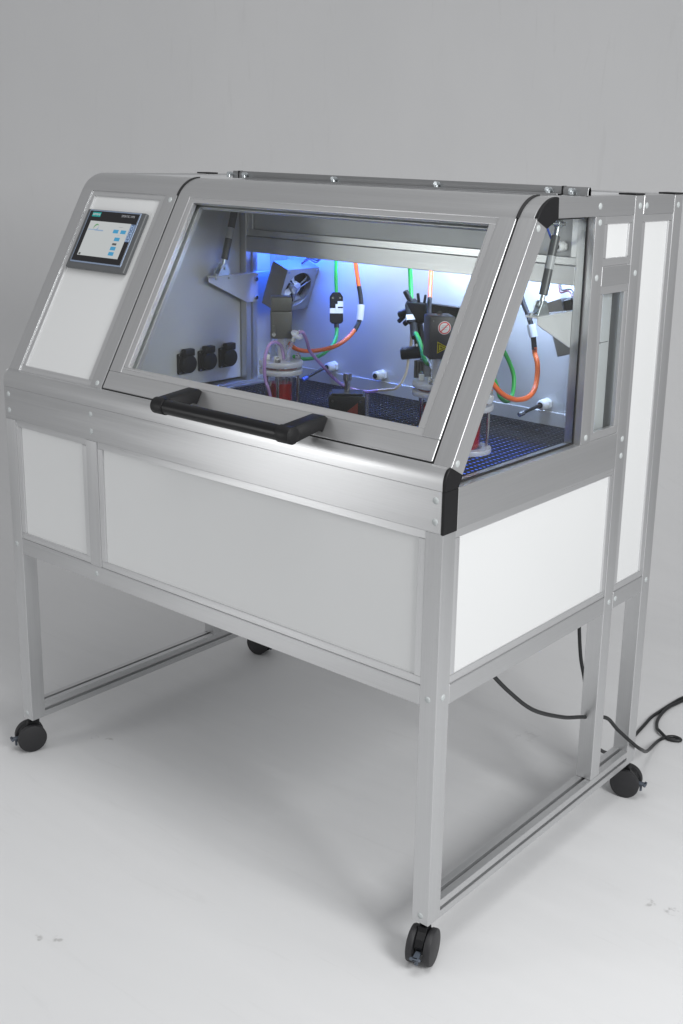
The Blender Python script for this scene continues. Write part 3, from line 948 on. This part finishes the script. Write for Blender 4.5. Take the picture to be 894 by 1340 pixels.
# ------------------------------------------------------------------ casters
def caster_parts(x, y, ang):
    c_ = Vector((x, y, 0)); h = Vector((math.cos(ang), math.sin(ang), 0)); ax = Vector((-h.y, h.x, 0))
    wc = c_ + h*.014 + Vector((0, 0, .0415))
    T = part('caster', cyl(c_+Vector((0, 0, .070)), c_+Vector((0, 0, Z1)), .013, n=20), 'black_plastic', smooth=40)
    for s in (-1, 1):
        w = part('caster_wheel', cyl(wc+ax*s*.012, wc+ax*s*.029, .0415, n=40, bev=.004, seg=2), 'caster_black', T, 40)
    bm = bmesh.new()
    m = frame_mat(wc, h, (0, 0, 1))
    poly = [(-.034, .012), (-.026, .034), (-.008, .0455), (.006, .050), (.012, .040), (.026, .030), (.034, .016), (.022, -.010), (.0, -.016), (-.022, -.008)]
    bm = bmesh.new()
    lo = [bm.verts.new((px, pz, -.0105)) for px, pz in poly]; hi = [bm.verts.new((px, pz, .0105)) for px, pz in poly]
    bm.faces.new(lo); bm.faces.new(hi[::-1])
    for i in range(len(poly)): bm.faces.new((lo[i], lo[(i+1) % len(poly)], hi[(i+1) % len(poly)], hi[i]))
    bmesh.ops.recalc_face_normals(bm, faces=bm.faces); chamfer(bm, .0015, 1, 30)
    part('caster_fork', xform(bm, m), 'black_plastic', T)
    bm = xform(box(.028, .058, -.004, .0035, -.007, .007, .002), Matrix.Identity(4))
    box(.050, .058, -.004, .0035, -.013, .013, .0025, bm=bm)
    box(.040, .046, -.022, -.003, -.004, .004, .001, bm=bm)
    part('brake_pedal', xform(bm, m), 'brake_grey', T)
caster_parts(1.4775, .0225, R(-72))
caster_parts(.0225, .0225, R(-112))
caster_parts(1.4775, .9475, R(14))
caster_parts(.0225, .9475, R(10))

# ------------------------------------------------------------------ vessels on the mesh floor
ZB = 1.0895
def vessel(label):
    T = thing('culture_vessel', label, 'glass vessel', (0, 0, 0), 'glass culture vessels in the chamber')
    def p(n, bm, m, sm=40, par=None): return obj(n, bm, m, par or T, sm)
    p('base_ring', lathe([(.030, 0), (.054, 0), (.055, .002), (.055, .009), (.054, .011), (.034, .011), (.030, .007), (.030, 0)], 40), 'frosted')
    g = p('glass_jar', lathe([(0, .004), (.022, .004), (.0285, .010), (.030, .018), (.030, .098), (.0285, .098), (.0285, .019), (.027, .0115), (.021, .0055), (0, .0055)], 40), 'vessel_glass')
    p('red_medium', lathe([(0, .0065), (.021, .0065), (.0265, .012), (.0282, .0195), (.0282, .074), (0, .074)], 40), 'red_liquid', 40, g)
    p('stirrer_shaft', cyl((0, 0, .02), (0, 0, .12), .003, n=12), 'steel')
    bm = box(-.014, .014, -.001, .001, .020, .034, .0005); box(-.001, .001, -.014, .014, .020, .034, .0005, bm=bm)
    p('impeller', bm, 'steel', None)
    p('probe', cyl((.014, -.008, .03), (.014, -.008, .125), .0035, n=12), 'steel')
    p('probe', cyl((-.013, -.012, .035), (-.013, -.012, .125), .0025, n=12), 'steel')
    for k in range(3):
        a = R(18+120*k)
        x, y = .0465*math.cos(a), .0465*math.sin(a)
        p('rod', cyl((x, y, .009), (x, y, .148), .0038, n=14), 'steel')
        q = p('nut', cyl((x, y, .133), (x, y, .142), .0085, n=6, bev=.0008), 'steel', None)
        p('nut', cyl((x, y, .0915), (x, y, .0975), .0075, n=6, bev=.0008), 'steel', None)
    p('lower_flange', lathe([(.029, .0985), (.054, .0985), (.0555, .1005), (.0555, .1095), (.054, .1115), (.029, .1115), (.029, .0985)], 44), 'frosted')
    p('seal_ring', lathe([(.030, .112), (.0415, .112), (.0415, .1145), (.030, .1145), (.030, .112)], 40), 'o_ring')
    p('steel_ring', lathe([(.028, .1145), (.042, .1145), (.042, .1185), (.028, .1185), (.028, .1145)], 40), 'steel')
    p('upper_flange', lathe([(0, .1190), (.054, .1190), (.0555, .1210), (.0555, .1305), (.054, .1325), (0, .1325)], 44), 'frosted')
    p('drive_neck', lathe([(.0125, .1326), (.0115, .150), (.0125, .160), (.017, .172), (.0245, .186), (.0255, .1905), (0, .1905)], 36), 'clear_plastic')
    p('drive_shaft', cyl((0, 0, .1326), (0, 0, .19), .007, n=16), 'gland_white')
    p('port_cap', cyl((-.012, -.036, .1326), (-.012, -.036, .147), .0075, n=16, bev=.001), 'gland_white')
    p('port_cap', cyl((-.034, .004, .1326), (-.034, .004, .146), .0065, n=16, bev=.001), 'gland_white')
    p('port_tube', tube([(.0167, -.0173, .1326), (.0175, -.0165, .150), (.021, -.018, .167), (.0300, -.0235, .184)], .0055, 12), 'clear_plastic', 60)
    return T
V1 = vessel('glass vessel of red liquid standing left of the black pump, under the plain grey motor')
V1.location = (.724, .339, ZB); V1.rotation_euler = (0, 0, R(46))
V2 = copy_tree(V1); V2.location = (1.172, .403, ZB); V2.rotation_euler = (0, 0, R(38))
V2['label'] = 'glass vessel of red liquid under the sticker motor, half behind the door edge'
V3 = copy_tree(V1); V3.location = (1.321, .331, ZB); V3.rotation_euler = (0, 0, R(30))
V3['label'] = 'glass vessel of red liquid seen through the side window, base ring on the black mesh'

def filter_disc():
    T = thing('air_filter', 'small white disc filter tilted on top of the vessel by the fan', 'filter', (.780, .338, 1.293))
    q = Vector((.572, .159, .804)).normalized()
    o = Vector((.780, .338, 1.293))
    obj('filter_disc', cyl(o-q*.004, o+q*.004, .0165, n=28, bev=.002), 'frosted', T, 40)
    obj('filter_nipple', cyl(o-q*.020, o-q*.004, .0045, .006, n=14), 'gland_white', T, 40)
    obj('filter_nipple', cyl(o+q*.004, o+q*.014, .0045, .003, n=14), 'gland_white', T, 40)
filter_disc()

# ------------------------------------------------------------------ stirrer motors
def motor(label, w, h, mat, stickers=False):
    T = thing('stirrer_motor', label, 'motor', (0, 0, 0), 'stirrer motors on the vessels')
    a = w/2
    if not stickers:
        obj('motor_body', box(-a, a, -a, a, 0, h*.66, .003, seg=2), mat, T, 40)
        obj('motor_cap', box(-a, a, -a, a, h*.66+.0006, h, .003, seg=2), mat, T, 40)
        obj('latch', box(-a+.002, -a+.010, -a-.005, -a+.002, .012, .034, .001), mat, T)
        obj('latch_screw', cyl((-a+.006, -a-.008, .012), (-a+.006, -a-.002, .012), .005, n=12), 'steel', T)
    else:
        obj('motor_body', box(-a, a, -a, a, 0, h, .004, seg=2), mat, T, 40)
        y = -a
        c_ = Vector((.004, y, h-.026))
        def disc(r, d0, d1, n=40): return cyl(c_+Vector((0, -d0, 0)), c_+Vector((0, -d1, 0)), r, n=n)
        obj('prohibition_sticker', disc(.0155, -.0005, .0004), 'sticker_white', T)
        bm = bmesh.new(); n = 36
        vo = [bm.verts.new(c_+Vector((.0142*math.cos(2*math.pi*k/n), -.0008, .0142*math.sin(2*math.pi*k/n)))) for k in range(n)]
        vi = [bm.verts.new(c_+Vector((.0118*math.cos(2*math.pi*k/n), -.0008, .0118*math.sin(2*math.pi*k/n)))) for k in range(n)]
        for k in range(n): bm.faces.new((vo[k], vo[(k+1) % n], vi[(k+1) % n], vi[k]))
        obj('sticker_ring', bm, 'sticker_red', T)
        bm = box(-.012, .012, -.0009, -.0006, -.0012, .0012, 0)
        xform(bm, Matrix.Translation(c_) @ Matrix.Rotation(R(-45), 4, 'Y'))
        obj('sticker_bar', bm, 'sticker_red', T)
        for dz, hw in ((.005, .006), (.001, .0075), (-.004, .006)):
            obj('sticker_print', box(c_.x-hw, c_.x+hw, y-.0006, y-.00045, c_.z+dz-.0008, c_.z+dz+.0008, 0), 'print_grey', T)
        t = (-.002, h-.072)
        # triangle pointing to the right, as on the turned motor
        obj('warning_sticker', prism([(t[0]-.010, t[1]-.014), (t[0]+.017, t[1]), (t[0]-.010, t[1]+.014)], 'y', y-.0005, y+.0005), 'sticker_yellow', T)
        ol = [(t[0]-.008, t[1]-.0105), (t[0]+.0125, t[1]), (t[0]-.008, t[1]+.0105)]
        bm = bmesh.new()
        inn = inset(ol, .0015)
        A = [bm.verts.new((p_[0], y-.0008, p_[1])) for p_ in ol]; Bv = [bm.verts.new((p_[0], y-.0008, p_[1])) for p_ in inn]
        for k in range(3): bm.faces.new((A[k], A[(k+1) % 3], Bv[(k+1) % 3], Bv[k]))
        obj('warning_outline', bm, 'hmi_black', T)
        z = t[1]
        obj('warning_mark', prism([(t[0]-.005, z+.001), (t[0]+.001, z+.0022), (t[0]+.0005, z+.0004), (t[0]+.007, z-.0002), (t[0]+.0, z-.0022), (t[0]+.0008, z-.0006)], 'y', y-.0009, y-.0006), 'hmi_black', T)
        obj('motor_screw', cyl((-a+.008, y-.001, h-.010), (-a+.008, y+.001, h-.010), .0022, n=10), 'steel', T)
    return T
MA = motor('plain grey box motor standing on the vessel in front of the fan', .052, .105, 'motor_grey')
MA.location = (.724, .339, ZB+.1907); MA.rotation_euler = (0, 0, R(47))
MB_ = motor('dark grey motor with a red prohibition sticker and yellow warning triangle', .062, .100, 'motor_dark', True)
MB_.location = (1.178, .402, ZB+.1907); MB_.rotation_euler = (0, 0, R(51))
MC = copy_tree(MB_); MC.location = (1.321, .331, ZB+.1907); MC.rotation_euler = (0, 0, R(50))
MC['label'] = 'dark grey motor on the vessel hidden behind the slanted right post'

# ------------------------------------------------------------------ pump
def pump():
    T = thing('sample_pump', 'small black pump block with a knurled steel knob and clear strip on the mesh floor', 'pump', (.886, .413, ZB))
    m = Matrix.Translation((.886, .413, ZB)) @ Matrix.Rotation(R(40), 4, 'Z')
    obj('pump_body', xform(box(-.046, .046, -.036, .036, 0, .058, .003, seg=2), m), 'pump_black', T, 40)
    obj('pump_top', xform(box(-.040, .040, -.030, .030, .0585, .063, .001), m), 'pump_black', T)
    obj('pump_label', xform(prism([(.0, .018), (.028, .012), (.028, .042)], 'y', -.0372, -.0358), m), 'o_ring', T)
    obj('pump_screw', xform(cyl((.034, -.0375, .045), (.034, -.035, .045), .003, n=10), m), 'steel', T)
    obj('pump_screw', xform(cyl((-.036, -.0375, .045), (-.036, -.035, .045), .003, n=10), m), 'steel', T)
    obj('clear_strip', xform(box(.0475, .056, -.036, -.030, .0, .064, .001), m), 'clear_plastic', T)
    k = obj('knob_stem', xform(cyl((0, 0, .063), (0, 0, .092), .0075, n=20), m), 'steel', T, 40)
    bm = bmesh.new(); n = 40
    prof = [(.0098 if i % 2 else .0108) for i in range(n)]
    lo = [bm.verts.new((prof[i]*math.cos(2*math.pi*i/n), prof[i]*math.sin(2*math.pi*i/n), .092)) for i in range(n)]
    hi = [bm.verts.new((prof[i]*math.cos(2*math.pi*i/n), prof[i]*math.sin(2*math.pi*i/n), .110)) for i in range(n)]
    bm.faces.new(lo); bm.faces.new(hi)
    for i in range(n): bm.faces.new((lo[i], lo[(i+1) % n], hi[(i+1) % n], hi[i]))
    obj('knob', xform(bm, m), 'steel', k)
pump()

# ------------------------------------------------------------------ cables inside
def cable(name, label, cat, pieces, group=None, extra=()):
    """pieces: (part name, points, radius, material); the first point is the thing's base"""
    T = thing(name, label, cat, pieces[0][1][0], group)
    for n, pts, r, m in pieces: obj(n, tube(pts, r, 10), m, T, 60)
    return T

def plug_box(T, a, b, w, t, mat, name='plug', view=(.72, -.70, 0)):
    a, b = Vector(a), Vector(b)
    d = (b-a); L = d.length; d.normalize()
    v = Vector(view); v = (v-d*v.dot(d)).normalized(); s = d.cross(v)
    m = Matrix((s, d, v)).transposed().to_4x4(); m.translation = a
    hw = w/2
    bm = prism([(-hw, .012), (-hw+.008, 0), (hw-.008, 0), (hw, .012), (hw, L-.006), (hw-.006, L), (-hw+.006, L), (-hw, L-.006)], 'z', -t/2, t/2, .0015, seg=1, angle=15)
    o = obj(name, xform(bm, m), mat, T, 40)
    return o, m, L

GC, OC = .0052, .0058
c1 = cable('signal_cable', 'green cable with black plug hanging behind the plain grey motor', 'cable', [
    ('cable_sheath', [(.651, .63, 1.56), (.651, .63, 1.467), (.653, .628, 1.42), (.658, .625, 1.365)], GC, 'green_cable'),
    ('cable_sheath', [(.669, .615, 1.280), (.679, .605, 1.260), (.693, .58, 1.239), (.707, .54, 1.224), (.724, .48, 1.214), (.732, .42, 1.216), (.735, .375, 1.228)], GC, 'green_cable'),
    ('strain_relief', [(.668, .616, 1.286), (.672, .613, 1.272)], .0072, 'black_rubber')], 'green signal cables')
o, m, L = plug_box(c1, (.658, .625, 1.368), (.669, .615, 1.283), .036, .016, 'black_plastic')
obj('plug_label', xform(box(-.019, -.003, .025, .040, .0081, .0086, 0), m), 'label_white', o)
obj('plug_label', xform(box(-.0182, .0182, .044, .058, -.0083, .0090, 0), m), 'label_white', o)
obj('plug_clip', xform(box(-.003, .003, .033, .052, .0088, .0115, .0005), m), 'label_white', o)
for sx in (-.010, .010): obj('plug_screw', xform(cyl((sx, .016, .0075), (sx, .016, .0095), .0028, n=10), m), 'steel', o)

c2 = cable('power_cable', 'orange cable with black sleeve and white tag curving behind the plain grey motor', 'cable', [
    ('cable_sheath', [(.719, .63, 1.56), (.719, .63, 1.467), (.721, .63, 1.455), (.728, .63, 1.422), (.740, .625, 1.389)], OC, 'orange_cable'),
    ('black_sleeve', [(.739, .625, 1.392), (.745, .625, 1.369), (.753, .62, 1.342), (.757, .61, 1.304), (.757, .59, 1.276)], .0062, 'black_rubber'),
    ('cable_tag', [(.7522, .6203, 1.343), (.7555, .615, 1.322), (.757, .61, 1.303)], .0095, 'label_white'),
    ('cable_sheath', [(.757, .59, 1.278), (.756, .56, 1.258), (.749, .52, 1.241), (.737, .47, 1.234), (.730, .42, 1.237), (.727, .39, 1.246), (.726, .368, 1.262)], OC, 'orange_cable')], 'orange power cables')

c3_ = cable('signal_cable', 'green cable with two white tags dropping to the motor with the stickers', 'cable', [
    ('cable_sheath', [(.908, .63, 1.56), (.908, .63, 1.469), (.909, .63, 1.456), (.916, .625, 1.416), (.932, .61, 1.371)], .0060, 'green_cable'),
    ('black_sleeve', [(.958, .588, 1.318), (.966, .582, 1.298), (.976, .575, 1.285)], .0105, 'black_rubber'),
    ('cable_sheath', [(.976, .575, 1.296), (.998, .56, 1.284), (1.023, .54, 1.267), (1.046, .52, 1.249), (1.073, .50, 1.240), (1.11, .46, 1.25), (1.145, .43, 1.28)], .0060, 'green_cable')], 'green signal cables')
o, m, L = plug_box(c3_, (.932, .61, 1.376), (.957, .592, 1.318), .036, .018, 'black_plastic')
obj('plug_label', xform(box(-.019, .003, .026, .038, -.0095, .0098, 0), m), 'label_white', o)
obj('plug_label', xform(box(-.0165, .0195, .044, .058, -.0097, .0100, 0), m), 'label_white', o)
for sx in (-.008, .010): obj('plug_screw', xform(cyl((sx, .014, .0085), (sx, .014, .0105), .0026, n=10), m), 'steel', o)
bm = None
for k in range(4):
    bm = box(1.030+.009*k-.003, 1.030+.009*k+.003, .505, .53, 1.196, 1.240, .0006, bm=bm)
box(1.026, 1.062, .530, .536, 1.194, 1.242, .0006, bm=bm)
obj('ribbed_plug', bm, 'motor_grey', c3_)

c4_ = cable('power_cable', 'orange cable with black sleeve running straight down to the motor with the stickers', 'cable', [
    ('cable_sheath', [(.984, .62, 1.56), (.984, .62, 1.468), (.985, .62, 1.456), (.999, .60, 1.418), (1.021, .57, 1.388)], .0056, 'orange_cable'),
    ('black_sleeve', [(1.020, .572, 1.390), (1.035, .55, 1.372), (1.075, .50, 1.360), (1.14, .44, 1.368), (1.165, .42, 1.381)], .0062, 'black_rubber')], 'orange power cables')

c5_ = cable('signal_cable', 'green cable looping down in front of the back wall at the right', 'cable', [
    ('cable_sheath', [(1.297, .40, 1.285), (1.298, .44, 1.262), (1.303, .47, 1.217), (1.306, .48, 1.193), (1.309, .50, 1.179), (1.309, .52, 1.181), (1.304, .54, 1.199), (1.297, .55, 1.231), (1.291, .54, 1.262), (1.287, .52, 1.291), (1.275, .50, 1.325), (1.26, .53, 1.38), (1.25, .58, 1.45), (1.25, .62, 1.56)], GC, 'green_cable')], 'green signal cables')
c6_ = cable('power_cable', 'orange cable with a pale connector under the right strut bracket', 'cable', [
    ('cable_sheath', [(1.308, .62, 1.296), (1.310, .62, 1.280), (1.325, .61, 1.258), (1.332, .60, 1.222), (1.338, .58, 1.199), (1.340, .55, 1.186), (1.339, .51, 1.186), (1.339, .47, 1.196), (1.338, .43, 1.216), (1.333, .39, 1.250)], .0064, 'orange_cable'),
    ('black_sleeve', [(1.303, .62, 1.322), (1.308, .62, 1.290)], .0068, 'black_rubber'),
    ('cable_tag', [(1.294, .62, 1.350), (1.303, .62, 1.320)], .0110, 'label_white'),
    ('black_sleeve', [(1.250, .62, 1.470), (1.255, .62, 1.438), (1.266, .62, 1.406), (1.285, .62, 1.371), (1.295, .62, 1.350)], .0062, 'black_rubber'),
    ('cable_sheath', [(1.248, .62, 1.56), (1.250, .62, 1.468)], .0058, 'orange_cable')], 'orange power cables')

def sensor(label, pts, tip):
    T = cable('sensor_lead', label, 'cable', [('cable_sheath', pts, .0042, 'black_cable')], 'short leads from the wall glands')
    a, b = Vector(pts[-1]), Vector(pts[-1])+(Vector(pts[-1])-Vector(pts[-2])).normalized()*.018
    obj('lead_plug', cyl(a, b, .0062, n=14, bev=.001), tip, T, 40)
sensor('short black lead from the left wall gland, blue light painted on its plug', [(.588, .70, 1.143), (.588, .664, 1.142), (.583, .64, 1.136), (.572, .605, 1.121)], 'blue_wire')  # plug's blue is the chamber's blue light put into its colour
sensor('short black lead with steel plug from the right wall gland', [(1.305, .70, 1.143), (1.305, .664, 1.143), (1.302, .635, 1.139), (1.297, .605, 1.133)], 'steel')
tag(obj('hose', tube([(.943, .60, 1.290), (.943, .60, 1.266), (.935, .60, 1.218), (.937, .59, 1.187), (.934, .575, 1.161), (.923, .565, 1.145), (.905, .56, 1.140), (.867, .55, 1.133)], .0038, 10), 'beige_tube', None, 60),
    'beige hose hanging down from the black camera arm', 'hose')
tag(obj('hose', tube([(.790, .335, 1.301), (.795, .345, 1.300), (.786, .37, 1.272), (.770, .40, 1.242), (.776, .45, 1.193), (.780, .50, 1.150), (.803, .53, 1.131), (.842, .54, 1.128), (.875, .551, 1.134)], .0042, 10), 'purple_tube', None, 60),
    'clear purple hose from the disc filter down behind the pump', 'hose')
tag(obj('hose', tube([(.735, .338, 1.225), (.730, .335, 1.257), (.732, .325, 1.266), (.731, .31, 1.272), (.729, .295, 1.269), (.727, .285, 1.254), (.725, .28, 1.233), (.723, .28, 1.199), (.723, .285, 1.172), (.727, .29, 1.154), (.727, .30, 1.120), (.74, .29, 1.096)], .0042, 10), 'purple_tube', None, 60),
    'clear pink hose arching over the left flange of the left vessel', 'hose')
tag(obj('hose', tube([(.915, .42, 1.096), (1.00, .37, 1.0945), (1.10, .40, 1.0945), (1.19, .47, 1.0945), (1.24, .50, 1.0945)], .0042, 10), 'purple_tube', None, 60),
    'clear purple hose lying on the black mesh floor right of the pump', 'hose')
tag(obj('lead_wire', tube([(1.412, .530, 1.549), (1.411, .520, 1.551), (1.417, .50, 1.558), (1.420, .485, 1.566), (1.424, .45, 1.60)], .0026, 8), 'blue_wire', None, 60),
    'thin blue wire coming out of the gland above the right strut bracket', 'wire')

# ------------------------------------------------------------------ black camera arm on the back wall
def camera_arm():
    T = thing('camera_arm', 'black clamp arm with a round camera left of the motor with the stickers', 'camera arm', (1.0, .70, 1.36))
    def p(n, bm, m='black_plastic', sm=40): return obj(n, bm, m, T, sm)
    p('cross_bar', box(.985, 1.150, .594, .606, 1.342, 1.374, .002), sm=None)
    p('wall_bracket', box(1.09, 1.13, .606, .704, 1.345, 1.371, .002), sm=None)
    p('clamp_block', box(.930, .992, .590, .618, 1.322, 1.372, .005, seg=2))
    for a, b, r in (((.940, .604, 1.365), (.918, .600, 1.398), .0075), ((.962, .604, 1.368), (.960, .600, 1.396), .004), ((.978, .604, 1.366), (.985, .600, 1.394), .0035),
                    ((.935, .60, 1.348), (.905, .595, 1.334), .010), ((.925, .598, 1.338), (.905, .592, 1.316), .006), ((.945, .598, 1.33), (.925, .590, 1.312), .007)):
        p('clamp_screw', cyl(a, b, r, n=16, bev=.0015))
    p('ball_joint', lathe([(0, -.016), (.011, -.0115), (.016, 0), (.011, .0115), (0, .016)], 20, (.957, .604, 1.318)))
    p('arm_link', prism([(.945, 1.318), (.972, 1.318), (.985, 1.255), (.972, 1.238), (.955, 1.25)], 'y', .598, .612, .003))
    for x, z in ((.958, 1.290), (.966, 1.262)): p('arm_screw', cyl((x, .594, z), (x, .599, z), .004, n=12), 'steel')
    p('camera_body', cyl((.925, .580, 1.236), (.990, .622, 1.246), .0165, n=28, bev=.004, seg=2))
camera_arm()

# ------------------------------------------------------------------ mains cables under the cabinet
tag(obj('mains_cable', tube([(1.425, .26, .640), (1.440, .292, .590), (1.452, .36, .519), (1.462, .46, .437), (1.466, .60, .365), (1.468, .69, .331), (1.473, .76, .306), (1.480, .825, .279),
     (1.486, .882, .224), (1.510, .94, .165), (1.512, .99, .128), (1.47, 1.12, .055), (1.430, 1.275, .008), (1.434, 1.318, .006), (1.452, 1.343, .006), (1.477, 1.341, .006), (1.475, 1.328, .006), (1.447, 1.318, .006),
     (1.41, 1.335, .012), (1.385, 1.365, .006), (1.362, 1.42, .006), (1.352, 1.50, .007), (1.360, 1.57, .006), (1.385, 1.66, .006), (1.45, 1.78, .006)], .0052, 10), 'black_cable', None, 60),
    'black mains cable sagging from under the white side panel to the floor', 'cable')
tag(obj('mains_cable', tube([(1.350, .86, .640), (1.352, .86, .56), (1.356, .86, .496), (1.367, .86, .413), (1.384, .86, .349), (1.395, .87, .26), (1.395, .93, .13), (1.375, 1.08, .03), (1.360, 1.22, .006), (1.348, 1.344, .006), (1.340, 1.415, .006), (1.342, 1.474, .006), (1.347, 1.551, .006), (1.358, 1.626, .006), (1.40, 1.75, .006)], .0052, 10), 'black_cable', None, 60),
    'black mains cable dropping straight down beside the right middle post', 'cable')
